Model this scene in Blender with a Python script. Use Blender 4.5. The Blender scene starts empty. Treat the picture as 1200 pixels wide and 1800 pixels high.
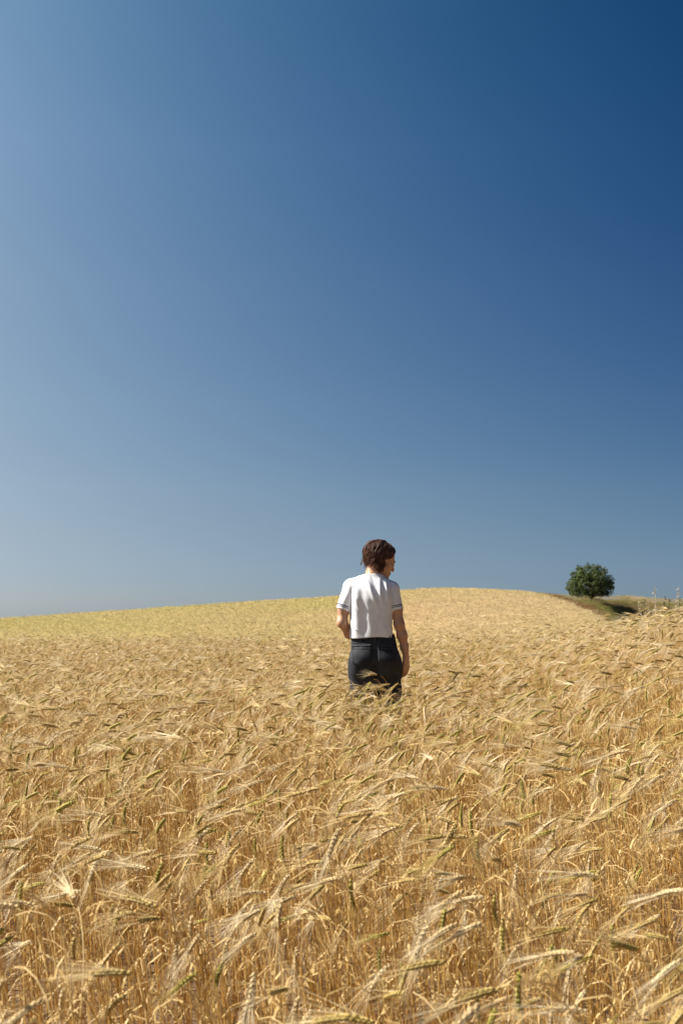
import bpy, math, random
import numpy as np
from mathutils import Vector, Matrix

rng = np.random.default_rng(7)
random.seed(7)
sc = bpy.context.scene
COL = sc.collection
R = math.radians

# ------------------------------------------------------------------ camera
CAM_Z, PITCH, FPX = 1.30, R(3.66), 2500.0        # FPX: focal length in photo pixels (1200 x 1800)
cd = bpy.data.cameras.new('camera')
cam = bpy.data.objects.new('camera', cd)
COL.objects.link(cam)
sc.camera = cam
cd.sensor_fit = 'VERTICAL'
cd.sensor_height = 36.0
cd.sensor_width = 24.0
cd.lens = 50.0
cd.clip_start, cd.clip_end = 0.05, 20000.0
cam.location = (0, 0, CAM_Z)
cam.rotation_euler = (R(90) + PITCH, 0, 0)
cd.dof.use_dof = True
cd.dof.focus_distance = 9.8
cd.dof.aperture_fstop = 9.0

# ------------------------------------------------------------------ sun and sky
SUN_EL, SUN_ROT = R(45), R(-83)
SUN = Vector((math.sin(SUN_ROT) * math.cos(SUN_EL), math.cos(SUN_ROT) * math.cos(SUN_EL), math.sin(SUN_EL)))
sl = bpy.data.lights.new('sun', 'SUN')
sl.energy = 5.0
sl.angle = R(0.53)
sl.color = (1.0, 0.93, 0.82)
sun = bpy.data.objects.new('sun', sl)
COL.objects.link(sun)
sun.rotation_euler = SUN.to_track_quat('Z', 'Y').to_euler()

world = bpy.data.worlds.new('World')
sc.world = world
world.use_nodes = True
wt = world.node_tree
for n in list(wt.nodes):
    wt.nodes.remove(n)
wn = wt.nodes.new


def wmath(op, a, b=None, clamp=False):
    n = wn('ShaderNodeMath')
    n.operation = op
    n.use_clamp = clamp
    for i, v in enumerate((a, b)):
        if v is None:
            continue
        if isinstance(v, (int, float)):
            n.inputs[i].default_value = v
        else:
            wt.links.new(v, n.inputs[i])
    return n.outputs[0]


sky = wn('ShaderNodeTexSky')
sky.sky_type = 'NISHITA'
sky.sun_disc = False
sky.sun_elevation, sky.sun_rotation = SUN_EL, SUN_ROT
sky.air_density, sky.dust_density, sky.ozone_density = 0.5, 0.2, 3.0
# contrast of a clear polarised sky: deepens away from the sun, milky haze low down
tc = wn('ShaderNodeTexCoord')
nrm = wn('ShaderNodeVectorMath'); nrm.operation = 'NORMALIZE'
wt.links.new(tc.outputs['Generated'], nrm.inputs[0])
dot = wn('ShaderNodeVectorMath'); dot.operation = 'DOT_PRODUCT'
wt.links.new(nrm.outputs[0], dot.inputs[0]); dot.inputs[1].default_value = SUN
sep = wn('ShaderNodeSeparateXYZ'); wt.links.new(nrm.outputs[0], sep.inputs[0])
cg = wmath('MINIMUM', wmath('MAXIMUM', dot.outputs['Value'], -0.08), 0.50)
SKY_Z = [0.0159, 0.0479, 0.0798, 0.1393, 0.2169, 0.3093, 0.3948]
SKY_A = [[-0.806, -0.74, -0.586], [-0.781, -0.718, -0.649], [-0.828, -0.7, -0.646], [-1.171, -0.818, -0.628], [-1.78, -1.05, -0.659],
         [-2.83, -1.394, -0.816], [-4.12, -1.859, -1.093]]
SKY_B = [[2.031, 1.437, 0.97], [2.552, 1.694, 1.068], [3.101, 2.05, 1.281], [4.186, 2.754, 1.499], [5.56, 3.456, 1.827],
         [7.47, 4.164, 2.382], [9.30, 4.81, 2.846]]


def sky_curve(tab, lo, hi):
    """coefficients by height above the horizon, smooth between the table's rows"""
    n = wn('ShaderNodeValToRGB')
    n.color_ramp.interpolation = 'LINEAR'
    el = n.color_ramp.elements
    while len(el) < len(SKY_Z):
        el.new(.5)
    for e, z, v in zip(el, SKY_Z, tab):
        e.position = z / .4
    for e, v in zip(el, tab):
        e.color = (*[(q - lo) / (hi - lo) for q in v], 1)
    wt.links.new(wmath('DIVIDE', wmath('MAXIMUM', sep.outputs[2], 0.0), .4), n.inputs[0])
    sp = wn('ShaderNodeSeparateColor')
    wt.links.new(n.outputs[0], sp.inputs[0])
    return [wmath('ADD', wmath('MULTIPLY', o, hi - lo), lo) for o in sp.outputs]


ca, cb = sky_curve(SKY_A, -5.0, 0.0), sky_curve(SKY_B, 0.0, 10.0)
comb = wn('ShaderNodeCombineColor')
for ch in range(3):
    e = wmath('ADD', ca[ch], wmath('MULTIPLY', cg, cb[ch]))
    if ch == 0:                                 # red falls off more gently half-way round from the sun
        q = wmath('SUBTRACT', cg, .225)
        e = wmath('ADD', e, wmath('MULTIPLY', wmath('SUBTRACT', .062, wmath('MULTIPLY', q, q)), wmath('MAXIMUM', wmath('MULTIPLY', wmath('SUBTRACT', cb[0], 3.2), .50), 0.0)))
    e = wmath('SUBTRACT', e, (.0693, .0593, .0893)[ch])
    wt.links.new(wmath('POWER', math.e, e), comb.inputs[ch])
mul = wn('ShaderNodeMix'); mul.data_type = 'RGBA'; mul.blend_type = 'MULTIPLY'
mul.inputs['Factor'].default_value = 1.0
wt.links.new(sky.outputs[0], mul.inputs['A']); wt.links.new(comb.outputs[0], mul.inputs['B'])
bg = wn('ShaderNodeBackground'); bg.inputs['Strength'].default_value = 0.05
wt.links.new(mul.outputs['Result'], bg.inputs['Color'])
wo = wn('ShaderNodeOutputWorld'); wt.links.new(bg.outputs[0], wo.inputs['Surface'])

sc.view_settings.view_transform = 'Standard'
sc.view_settings.look = 'None'
sc.view_settings.exposure = 1.3
sc.view_settings.gamma = 1.0
sc.view_settings.use_curve_mapping = False
sc.render.engine = 'CYCLES'
sc.cycles.max_bounces = 8
sc.cycles.diffuse_bounces = 6
sc.cycles.transmission_bounces = 4
sc.cycles.use_denoising = True
sc.cycles.denoiser = 'OPENIMAGEDENOISE'
sc.cycles.denoising_prefilter = 'ACCURATE'
sc.cycles.use_adaptive_sampling = False


# ------------------------------------------------------------------ helpers
def prop(o, label=None, cat=None, group=None, kind=None):
    for k, v in (('label', label), ('category', cat), ('group', group), ('kind', kind)):
        if v is not None:
            o[k] = v
    return o


def obj(name, mesh, parent=None, loc=(0, 0, 0)):
    o = bpy.data.objects.new(name, mesh)
    COL.objects.link(o)
    o.location = loc
    if parent is not None:
        o.parent = parent
    return o


class MB:
    """collects vertices and faces of one mesh"""

    def __init__(self):
        self.v, self.f, self.m = [], [], []

    def add(self, verts, faces, mat=0):
        b = len(self.v)
        self.v.extend([tuple(p) for p in verts])
        self.f.extend([tuple(i + b for i in f) for f in faces])
        self.m.extend([mat] * len(faces))

    def tube(self, pts, radii, n=4, mat=0, cap=False):
        pts = [Vector(p) for p in pts]
        ref = Vector((0.31, 0.95, 0.07))
        V, F = [], []
        for i, p in enumerate(pts):
            t = (pts[min(i + 1, len(pts) - 1)] - pts[max(i - 1, 0)])
            t = t.normalized() if t.length > 0 else Vector((0, 0, 1))
            a = t.cross(ref)
            a = a.normalized() if a.length > 1e-4 else Vector((1, 0, 0))
            b = t.cross(a)
            for k in range(n):
                th = 2 * math.pi * k / n
                V.append(p + (a * math.cos(th) + b * math.sin(th)) * radii[i])
        for i in range(len(pts) - 1):
            for k in range(n):
                F.append((i * n + k, i * n + (k + 1) % n, (i + 1) * n + (k + 1) % n, (i + 1) * n + k))
        if cap:
            F.append(tuple(range(n))[::-1])
            F.append(tuple((len(pts) - 1) * n + k for k in range(n)))
        self.add(V, F, mat)

    def ribbon(self, pts, widths, side, mat=0):
        V, F = [], []
        for i, p in enumerate(pts):
            p = Vector(p)
            s = side[i] if isinstance(side, list) else side
            V += [p - s * widths[i] * .5, p + s * widths[i] * .5]
        for i in range(len(pts) - 1):
            F.append((2 * i, 2 * i + 1, 2 * i + 3, 2 * i + 2))
        self.add(V, F, mat)

    def mesh(self, name, mats, smooth=False):
        me = bpy.data.meshes.new(name)
        me.from_pydata(self.v, [], self.f)
        for m in mats:
            me.materials.append(m)
        if len(mats) > 1:
            me.polygons.foreach_set('material_index', self.m)
        if smooth:
            me.polygons.foreach_set('use_smooth', [True] * len(me.polygons))
        me.update()
        return me


def mesh_np(name, V, F, mats, smooth=True):
    me = bpy.data.meshes.new(name)
    me.from_pydata(V.tolist() if hasattr(V, 'tolist') else V, [], F.tolist() if hasattr(F, 'tolist') else F)
    for m in mats:
        me.materials.append(m)
    if smooth:
        me.polygons.foreach_set('use_smooth', [True] * len(me.polygons))
    me.update()
    return me


def new_mat(name):
    m = bpy.data.materials.new(name)
    m.use_nodes = True
    nt = m.node_tree
    for n in list(nt.nodes):
        nt.nodes.remove(n)
    out = nt.nodes.new('ShaderNodeOutputMaterial')
    return m, nt, out


def mixc(nt, fac, a, b, mode='MIX'):
    n = nt.nodes.new('ShaderNodeMix')
    n.data_type = 'RGBA'
    n.blend_type = mode
    for key, v in (('Factor', fac), ('A', a), ('B', b)):
        if isinstance(v, (int, float)):
            n.inputs[key].default_value = v
        elif isinstance(v, tuple):
            n.inputs[key].default_value = (*v, 1.0)
        else:
            nt.links.new(v, n.inputs[key])
    return n.outputs['Result']


def noise(nt, scale, detail=3.0, coord='Object', rough=0.55):
    t = nt.nodes.new('ShaderNodeTexCoord')
    n = nt.nodes.new('ShaderNodeTexNoise')
    n.inputs['Scale'].default_value = scale
    n.inputs['Detail'].default_value = detail
    n.inputs['Roughness'].default_value = rough
    nt.links.new(t.outputs[coord], n.inputs['Vector'])
    return n.outputs['Fac']


def ramp(nt, fac, lo, hi):
    n = nt.nodes.new('ShaderNodeMapRange')
    n.inputs['From Min'].default_value = lo
    n.inputs['From Max'].default_value = hi
    nt.links.new(fac, n.inputs['Value'])
    return n.outputs['Result']


def rand_out(nt):
    return nt.nodes.new('ShaderNodeObjectInfo').outputs['Random']


def plant_mat(name, c1, c2, trans=0.25, grain=40.0, spec=0.25, tint_attr=None, rough=0.55, low=None):
    """dry or green plant tissue: colour differs from plant to plant, thin tissue lets light through"""
    m, nt, out = new_mat(name)
    c = mixc(nt, rand_out(nt), c1, c2)
    if low:                                    # older, more orange straw towards the foot of the plant
        t = nt.nodes.new('ShaderNodeTexCoord')
        sx = nt.nodes.new('ShaderNodeSeparateXYZ')
        nt.links.new(t.outputs['Object'], sx.inputs[0])
        c = mixc(nt, ramp(nt, sx.outputs[2], .25, .58), mixc(nt, rand_out(nt), *low), c)
    c = mixc(nt, ramp(nt, noise(nt, grain), 0.3, 0.7), c, mixc(nt, 1.0, c, (0.72, 0.68, 0.62), 'MULTIPLY'))
    if tint_attr:
        a = nt.nodes.new('ShaderNodeAttribute')
        a.attribute_type = 'INSTANCER'
        a.attribute_name = tint_attr
        c = mixc(nt, 1.0, c, a.outputs['Color'], 'MULTIPLY')
    p = nt.nodes.new('ShaderNodeBsdfPrincipled')
    p.inputs['Roughness'].default_value = rough
    p.inputs['Specular IOR Level'].default_value = spec
    nt.links.new(c, p.inputs['Base Color'])
    t = nt.nodes.new('ShaderNodeBsdfTranslucent')
    nt.links.new(c, t.inputs['Color'])
    mx = nt.nodes.new('ShaderNodeMixShader')
    mx.inputs[0].default_value = trans
    nt.links.new(p.outputs[0], mx.inputs[1])
    nt.links.new(t.outputs[0], mx.inputs[2])
    nt.links.new(mx.outputs[0], out.inputs['Surface'])
    return m


def cloth_mat(name, c1, c2, scale, rough=0.9, bump=0.15, weave=900.0, sheen=0.0):
    m, nt, out = new_mat(name)
    p = nt.nodes.new('ShaderNodeBsdfPrincipled')
    nt.links.new(mixc(nt, ramp(nt, noise(nt, scale, 4.0), 0.3, 0.7), c1, c2), p.inputs['Base Color'])
    p.inputs['Roughness'].default_value = rough
    p.inputs['Specular IOR Level'].default_value = 0.2
    p.inputs['Sheen Weight'].default_value = sheen
    b = nt.nodes.new('ShaderNodeBump')
    b.inputs['Strength'].default_value = bump
    b.inputs['Distance'].default_value = 0.002
    nt.links.new(noise(nt, weave, 2.0), b.inputs['Height'])
    nt.links.new(b.outputs[0], p.inputs['Normal'])
    nt.links.new(p.outputs[0], out.inputs['Surface'])
    return m


def sstep(a, b, x):
    t = np.clip((x - a) / (b - a), 0, 1)
    return t * t * (3 - 2 * t)


def vnoise(x, y, s, seed=0):
    """smooth value noise, -1..1"""
    x, y = np.asarray(x, float) / s, np.asarray(y, float) / s
    xi, yi = np.floor(x).astype(np.int64), np.floor(y).astype(np.int64)
    fx, fy = x - xi, y - yi
    fx, fy = fx * fx * (3 - 2 * fx), fy * fy * (3 - 2 * fy)

    def h(a, b):
        n = (a * 374761393 + b * 668265263 + seed * 974634777) & 0x7fffffff
        n = ((n ^ (n >> 13)) * 1274126177) & 0x7fffffff
        return ((n ^ (n >> 16)) & 0xffff) / 32767.5 - 1
    return (h(xi, yi) * (1 - fx) + h(xi + 1, yi) * fx) * (1 - fy) + (h(xi, yi + 1) * (1 - fx) + h(xi + 1, yi + 1) * fx) * fy


# ------------------------------------------------------------------ terrain
PXK = [-900, 0, 300, 600, 850, 1000, 1100, 1200, 2100]
RIDGE = [25, 25, 26, 26, 24, 19, 15.5, 13.5, 13]
RIDGE_Z = [-.05, -.05, -.05, -.03, .05, .23, .38, .54, .78]
HK = [-900, 0, 200, 400, 600, 770, 870, 960, 1037, 1100, 1200, 2100]
CREST_D = [90, 95, 98, 102, 108, 112, 118, 124, 128, 128, 128, 128]
CREST_PX = [1135, 1093, 1080, 1066, 1052, 1038, 1042, 1048, 1053, 1055, 1059, 1090]
CREST_H = [.55, .55, .55, .55, .55, .55, .5, .4, .25, .25, .3, .4]
CREST_P = [1.5, 1.5, 1.5, 1.5, 1.5, 1.5, 1.4, 1.15, .9, .85, .9, 1.0]


def ground(x, y):
    x, y = np.asarray(x, float), np.asarray(y, float)
    yy = np.maximum(y, 2.0)
    px = 600 + FPX * x / yy
    ri, rz = np.interp(px, PXK, RIDGE), np.interp(px, PXK, RIDGE_Z)
    near = rz * sstep(0, 1, (y - 3.0) / (ri - 3.0)) - 1.7 * sstep(0, 1, (y - ri) / 11.0) - .07 * np.maximum(y - 48, 0)
    near = near + 0.012 * vnoise(x, y, 2.3, 5)
    D = np.interp(px, HK, CREST_D)
    Zc = CAM_Z + (1060 - np.interp(px, HK, CREST_PX)) / FPX * D - np.interp(px, HK, CREST_H)
    pw = np.interp(px, HK, CREST_P)
    t = (y - 40) / (D - 40)
    zb = -1.4
    hill = zb + (Zc - zb) * (1 - np.power(np.clip(1 - t, 0, 1), pw))
    hill = np.where(t < 0, zb + (y - 40) * .1, hill)
    e = np.maximum(y - D, 0)
    hill = hill - np.where(e < 40, 0.0009 * e * e, 0.0009 * 1600 + (e - 40) * .05)
    hill = hill + 0.05 * vnoise(x, y, 9.0, 8) * sstep(30, 60, y)
    # gully in front of and to the right of the lone tree
    hill = hill - 1.8 * sstep(.172, .203, x / yy) * (1 - .6 * sstep(.235, .30, x / yy)) * sstep(60, 85, y) * (1 - sstep(122.3, 128.5, y))
    k = 0.5
    h = np.clip(.5 + .5 * (near - hill) / k, 0, 1)
    return hill * (1 - h) + near * h + k * h * (1 - h)


gx = np.unique(np.concatenate([np.linspace(-14, 14, 100), np.linspace(-80, 80, 150), np.linspace(-2500, 2500, 50)]))
gy = np.unique(np.concatenate([np.linspace(-60, 0, 13), np.linspace(0, 40, 110), np.linspace(40, 170, 110), np.linspace(170, 4000, 40)]))
GX, GY = np.meshgrid(gx, gy)
GZ = ground(GX, np.maximum(GY, 0.5))
GV = np.stack([GX, GY, GZ], -1).reshape(-1, 3)
ny, nx = GX.shape
ii = np.arange(ny * nx).reshape(ny, nx)
GF = np.stack([ii[:-1, :-1], ii[:-1, 1:], ii[1:, 1:], ii[1:, :-1]], -1).reshape(-1, 4)

m_soil, nt, out = new_mat('soil')
pb = nt.nodes.new('ShaderNodeBsdfPrincipled')
c = mixc(nt, ramp(nt, noise(nt, 6.0, 6.0), .3, .7), (.060, .032, .012), (.12, .068, .026))
c = mixc(nt, ramp(nt, noise(nt, 60.0, 4.0), .5, .75), c, (.26, .16, .06))
nt.links.new(c, pb.inputs['Base Color'])
pb.inputs['Roughness'].default_value = 1.0
bp = nt.nodes.new('ShaderNodeBump'); bp.inputs['Strength'].default_value = .8; bp.inputs['Distance'].default_value = .03
nt.links.new(noise(nt, 25.0, 5.0), bp.inputs['Height']); nt.links.new(bp.outputs[0], pb.inputs['Normal'])
nt.links.new(pb.outputs[0], out.inputs['Surface'])
prop(obj('ground', mesh_np('ground', GV, GF, [m_soil])), 'dry brown field soil and rolling hillside under the crop', None, None, 'structure')

# ------------------------------------------------------------------ barley
M_STEM = plant_mat('barley_stem', (.72, .51, .205), (.83, .64, .31), .28, 30, low=((.58, .32, .075), (.69, .44, .125)))
M_LEAF = plant_mat('barley_leaf', (.66, .47, .19), (.78, .60, .30), .38, 25)
M_AWN = plant_mat('barley_awn', (.82, .645, .33), (.89, .74, .44), .30, 30)
M_AWNP = plant_mat('barley_awn_bleached', (.88, .76, .50), (.93, .84, .62), .30, 30)
M_AWNG = plant_mat('barley_awn_green', (.66, .54, .20), (.74, .62, .28), .30, 30)
M_EAR = plant_mat('barley_ear', (.44, .33, .09), (.66, .50, .20), .12, 120)
M_EARP = plant_mat('barley_ear_bleached', (.72, .55, .28), (.84, .70, .43), .15, 120)
M_EARG = plant_mat('barley_ear_green', (.36, .33, .06), (.54, .46, .12), .18, 120)


def grain(mb, base, axis, side, length, width, mat=0):
    a = axis.normalized()
    s = (side - a * side.dot(a)).normalized()
    b = a.cross(s)
    tip = base + a * length
    mid = base + a * length * .45
    V = [base] + [mid + (s * math.cos(t) + b * math.sin(t)) * width * .5 for t in (0, 1.257, 2.513, 3.77, 5.027)] + [tip]
    F = [(0, 1 + (k + 1) % 5, 1 + k) for k in range(5)] + [(6, 1 + k, 1 + (k + 1) % 5) for k in range(5)]
    mb.add(V, F, mat)


def barley_parts(seed, style):
    """one stalk bending over towards -x: returns MBs for stem, ear, awns, leaf (ear/awns empty for style 'bare')"""
    r = random.Random(seed)
    H = r.uniform(.61, .77) if style != 'bare' else r.uniform(.42, .60)
    stem, ear, awn, leaves = MB(), MB(), MB(), []
    lean = r.uniform(.02, .14)
    w_end = r.random()
    end = R(r.uniform(122, 162) if w_end < .55 else (r.uniform(92, 128) if w_end < .85 else r.uniform(50, 90)))
    if style == 'bare':
        end = R(r.uniform(8, 45))
    wob = r.uniform(-.12, .12)
    p, pts, rad = Vector((0, 0, 0)), [], []
    n = 11
    ang = lean
    neck = 0.13
    d = Vector((0, 0, 1))
    for i in range(n + 1):
        s = i / n
        pts.append(p.copy())
        rad.append(.0017 - .0008 * s)
        step = (H - neck) / 7 if i < 7 else neck / (n - 7) * 1.1
        if i >= 7:
            ang += (end - lean) * .82 / (n - 7)
        d = Vector((-math.sin(ang), wob * math.sin(ang) * .6, math.cos(ang))).normalized()
        p = p + d * step
    stem.tube(pts, rad, 4)
    if style != 'bare':
        L = r.uniform(.042, .074)
        nodes = 15
        roll = r.uniform(0, math.pi)
        awl = r.uniform(.095, .150)
        e0 = ang
        for i in range(nodes):
            s = i / (nodes - 1)
            ang = e0 + (end - lean) * .18 * s
            d = Vector((-math.sin(ang), wob * math.sin(ang), math.cos(ang))).normalized()
            u = d.cross(Vector((0, 1, 0))).normalized()
            w = d.cross(u)
            size = 1.0 if .1 < s < .8 else .78
            for k in range(3):
                th = roll + (0 if i % 2 else math.pi) + (k - 1) * 1.0
                o = u * math.cos(th) + w * math.sin(th)
                b = p + o * .0019
                gl = .0130 * size * r.uniform(.9, 1.1)
                ga = (d + o * .22)
                grain(ear, b, ga, o, gl, .0048 * size)
                if (k == 1 and r.random() < .95) or r.random() < (.34 if style == 'pale' else .2):
                    ad = (d + o * r.uniform(.04, .18) + Vector((r.uniform(-1, 1), r.uniform(-1, 1), r.uniform(-1, 1))) * .05).normalized()
                    q0 = b + ga.normalized() * gl * .85
                    al = awl * r.uniform(.75, 1.1) * (1 - .25 * s)
                    q1 = q0 + ad * al * .5
                    q2 = q1 + (ad + Vector((0, 0, -.05)) + o * .03).normalized() * al * .5
                    sd = ad.cross(Vector((r.uniform(-1, 1), r.uniform(-1, 1), r.uniform(-1, 1)))).normalized()
                    awn.ribbon([q0, q1, q2], [.0009, .0007, .0002], sd)
            p = p + d * (L / nodes)
    for j in range(r.choice([1, 1, 2]) if style != 'bare' else 2):
        k = r.choice([3, 4, 5, 6])
        az = r.uniform(0, 6.283)
        h = Vector((math.cos(az), math.sin(az), 0))
        q, up, lp, lw = pts[k].copy(), r.uniform(.3, 1.0), [], []
        Ll = r.uniform(.07, .17)
        tw = r.uniform(-1.2, 1.2)
        for i in range(5):
            s = i / 4
            lp.append(q.copy())
            lw.append(.0055 * (1 - s * s * .9))
            q = q + (h * .6 + Vector((0, 0, up - s * 2.4))).normalized() * Ll / 4
        sv = h.cross(Vector((0, 0, 1)))
        leaf = MB()
        leaf.ribbon(lp, lw, [(sv * math.cos(tw * i / 4) + Vector((0, 0, 1)) * math.sin(tw * i / 4)).normalized() for i in range(5)])
        leaves.append(leaf)
    return stem, ear, awn, leaves


STYLES = ['gold'] * 14 + ['pale'] * 9 + ['green'] * 6 + ['bare'] * 8
SM = {'gold': (M_EAR, M_AWN), 'pale': (M_EARP, M_AWNP), 'green': (M_EARG, M_AWNG), 'bare': (M_EAR, M_AWN)}
VAR, JOINED = [], []
for i, st in enumerate(STYLES):
    a, b, c_, d_ = barley_parts(100 + i, st)
    VAR.append((st, a.mesh('stem', [M_STEM]), b.mesh('ear', [SM[st][0]], True) if b.v else None,
                c_.mesh('awns', [SM[st][1]]) if c_.v else None, [q.mesh('leaf', [M_LEAF]) for q in d_]))
    j = MB()
    for k, mb in enumerate((a, b, c_, *d_)):
        j.add(mb.v, mb.f, min(k, 3))
    src = bpy.data.objects.new('barley_plant_source', j.mesh('barley_plant', [M_STEM, SM[st][0], SM[st][1], M_LEAF]))
    JOINED.append(src)


def source_collection(name, objs):
    c = bpy.data.collections.new(name)
    for k, o in enumerate(objs):
        o.name = '%s_%03d' % (name, k)
        c.objects.link(o)
    return c


def scatter(name, P, ROT, SCALE, IDX, coll, tint=None):
    """one object whose plants are instanced on its points"""
    me = bpy.data.meshes.new(name)
    me.from_pydata(P.tolist(), [], [])
    a = me.attributes.new('rot', 'FLOAT_VECTOR', 'POINT'); a.data.foreach_set('vector', ROT.astype(np.float32).ravel())
    a = me.attributes.new('siz', 'FLOAT', 'POINT'); a.data.foreach_set('value', SCALE.astype(np.float32))
    a = me.attributes.new('idx', 'INT', 'POINT'); a.data.foreach_set('value', IDX.astype(np.int32))
    if tint is not None:
        a = me.attributes.new('tint', 'FLOAT_COLOR', 'POINT')
        a.data.foreach_set('color', np.concatenate([tint, np.ones((len(P), 1))], 1).astype(np.float32).ravel())
    o = obj(name, me)
    ng = bpy.data.node_groups.new(name, 'GeometryNodeTree')
    ng.interface.new_socket('Geometry', in_out='INPUT', socket_type='NodeSocketGeometry')
    ng.interface.new_socket('Geometry', in_out='OUTPUT', socket_type='NodeSocketGeometry')
    N, Lk = ng.nodes.new, ng.links.new
    gi, go = N('NodeGroupInput'), N('NodeGroupOutput')
    m2p = N('GeometryNodeMeshToPoints')
    ci = N('GeometryNodeCollectionInfo'); ci.inputs['Collection'].default_value = coll
    ci.inputs['Separate Children'].default_value = True
    ci.inputs['Reset Children'].default_value = True
    iop = N('GeometryNodeInstanceOnPoints'); iop.inputs['Pick Instance'].default_value = True

    def attr(nm, ty):
        n = N('GeometryNodeInputNamedAttribute'); n.data_type = ty; n.inputs['Name'].default_value = nm
        return n.outputs['Attribute']
    e2r = N('FunctionNodeEulerToRotation')
    Lk(attr('rot', 'FLOAT_VECTOR'), e2r.inputs[0])
    Lk(gi.outputs[0], m2p.inputs[0]); Lk(m2p.outputs[0], iop.inputs['Points'])
    Lk(ci.outputs[0], iop.inputs['Instance']); Lk(attr('idx', 'INT'), iop.inputs['Instance Index'])
    Lk(e2r.outputs[0], iop.inputs['Rotation']); Lk(attr('siz', 'FLOAT'), iop.inputs['Scale'])
    Lk(iop.outputs[0], go.inputs[0])
    md = o.modifiers.new('plants', 'NODES')
    md.node_group = ng
    return o


PERSON = (0.218, 9.8)


def in_frame(x, y, z):
    dy, dz = y, z - CAM_Z
    f = dy * math.cos(PITCH) + dz * math.sin(PITCH)
    v = dz * math.cos(PITCH) - dy * math.sin(PITCH)
    return 600 + FPX * x / f, 900 - FPX * v / f


# positions of the near field
DENS, BARE = 120.0, 270.0
YMAX = 31.0
pts = []
for ylo, yhi in [(1.1, 3), (3, 6), (6, 10), (10, 15), (15, 20), (20, 25), (25, YMAX)]:
    hw = .30 * yhi + .9
    a = 2 * hw * (yhi - ylo)
    n = int(a * (DENS + BARE))
    x = rng.uniform(-hw, hw, n); y = rng.uniform(ylo, yhi, n)
    pts.append(np.stack([x, y], 1))
# a thicker stand just in front of the person
pts.append(np.stack([rng.normal(PERSON[0] + .03, .18, 140), rng.uniform(PERSON[1] - .62, PERSON[1] - .19, 140)], 1))
n_front = 140
pts = np.concatenate(pts)
front = np.arange(len(pts)) >= len(pts) - n_front
X, Y = pts[:, 0], pts[:, 1]
ridge = np.interp(600 + FPX * X / Y, PXK, RIDGE)
keep = (Y < ridge + 4.0) & (np.abs(X) < .285 * Y + .8)
dens = .76 + .30 * vnoise(X, Y, .7, 3) + .16 * vnoise(X, Y, .25, 4)
keep &= rng.uniform(0, 1, len(X)) < dens
keep &= ((X - PERSON[0]) / .23) ** 2 + ((Y - PERSON[1]) / .17) ** 2 > 1
keep &= ~((X > .34) & (X < .56) & (Y > 9.2) & (Y < 9.95) & (rng.uniform(0, 1, len(X)) < .55))
X, Y, front = X[keep], Y[keep], front[keep]
Z = ground(X, Y)
n = len(X)
bare = (rng.uniform(0, 1, n) < BARE / (DENS + BARE)) & ~front
gidx = [i for i, s in enumerate(STYLES) if s == 'gold']
pidx = [i for i, s in enumerate(STYLES) if s == 'pale']
kidx = [i for i, s in enumerate(STYLES) if s == 'green']
bidx = [i for i, s in enumerate(STYLES) if s == 'bare']
u = rng.uniform(0, 1, n) + .16 * vnoise(X, Y, 1.1, 9)
IDX = np.where(u < .19, rng.choice(kidx, n), np.where(u < .62, rng.choice(gidx, n), rng.choice(pidx, n)))
IDX = np.where(bare, rng.choice(bidx, n), IDX)
wind = .5 * vnoise(X, Y, 1.6, 21)
AZ = rng.normal(0, .60, n) + wind
TILT = np.abs(rng.normal(0, .09, n))
TAZ = rng.uniform(0, 6.283, n)
ROT = np.stack([TILT * np.cos(TAZ), TILT * np.sin(TAZ) - .04, AZ], 1)
SCALE = 1.0 + .075 * rng.normal(0, 1, n) + .05 * vnoise(X, Y, .9, 13)
SCALE = np.clip(np.where(front, SCALE + .13, SCALE), .72, 1.3)

# the 300 stalks that show largest stand as things of their own
PX, PY = in_frame(X, Y, Z + .70 * SCALE)
cand = np.where((~bare) & (PX > 15) & (PX < 1185) & (PY > 1000) & (PY < 1785))[0]
cand = cand[np.argsort(Y[cand])][:300]
single = np.zeros(n, bool); single[cand] = True

P = np.stack([X, Y, Z - .005], 1)
rest = ~single
barley = scatter('barley_field', P[rest], ROT[rest], SCALE[rest], IDX[rest], source_collection('barley_source', JOINED))
prop(barley, 'field of ripe golden bearded barley filling the lower half of the picture', None, None, 'stuff')

LOOK = {'gold': 'golden barley stalk with brown bearded ear', 'pale': 'bleached barley stalk with whitish bearded ear',
        'green': 'barley stalk with greenish bearded ear'}
ACROSS = ['left edge', 'left corner', 'left of centre', 'slightly left of person', 'below person', 'right of person', 'below tree', 'right edge']
DEPTH = ['bottom row', 'second row up', 'third row up', 'fourth row up']
order = {int(i): k for k, i in enumerate(cand)}
for i in cand:
    st, ms, me_, ma, ml = VAR[IDX[i]]
    e = bpy.data.objects.new('barley_stalk', None)
    COL.objects.link(e)
    e.empty_display_size = .05
    e.location = P[i]
    e.rotation_euler = ROT[i]
    e.scale = (SCALE[i],) * 3
    prop(e, '%s, %s, %s' % (LOOK[st], DEPTH[min(3, order[int(i)] // 75)], ACROSS[min(7, int(PX[i] / 150))]), 'barley', 'nearest barley stalks at the bottom edge')
    obj('stem', ms, e)
    er = obj('ear', me_, e)
    obj('awns', ma, er)
    for q in ml:
        obj('leaf', q, e)

# ------------------------------------------------------------------ far hillside crop and verge grass
M_FAR = plant_mat('far_crop', (.88, .88, .88), (1.0, 1.0, 1.0), .4, 3.0, .15, 'tint')


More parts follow.
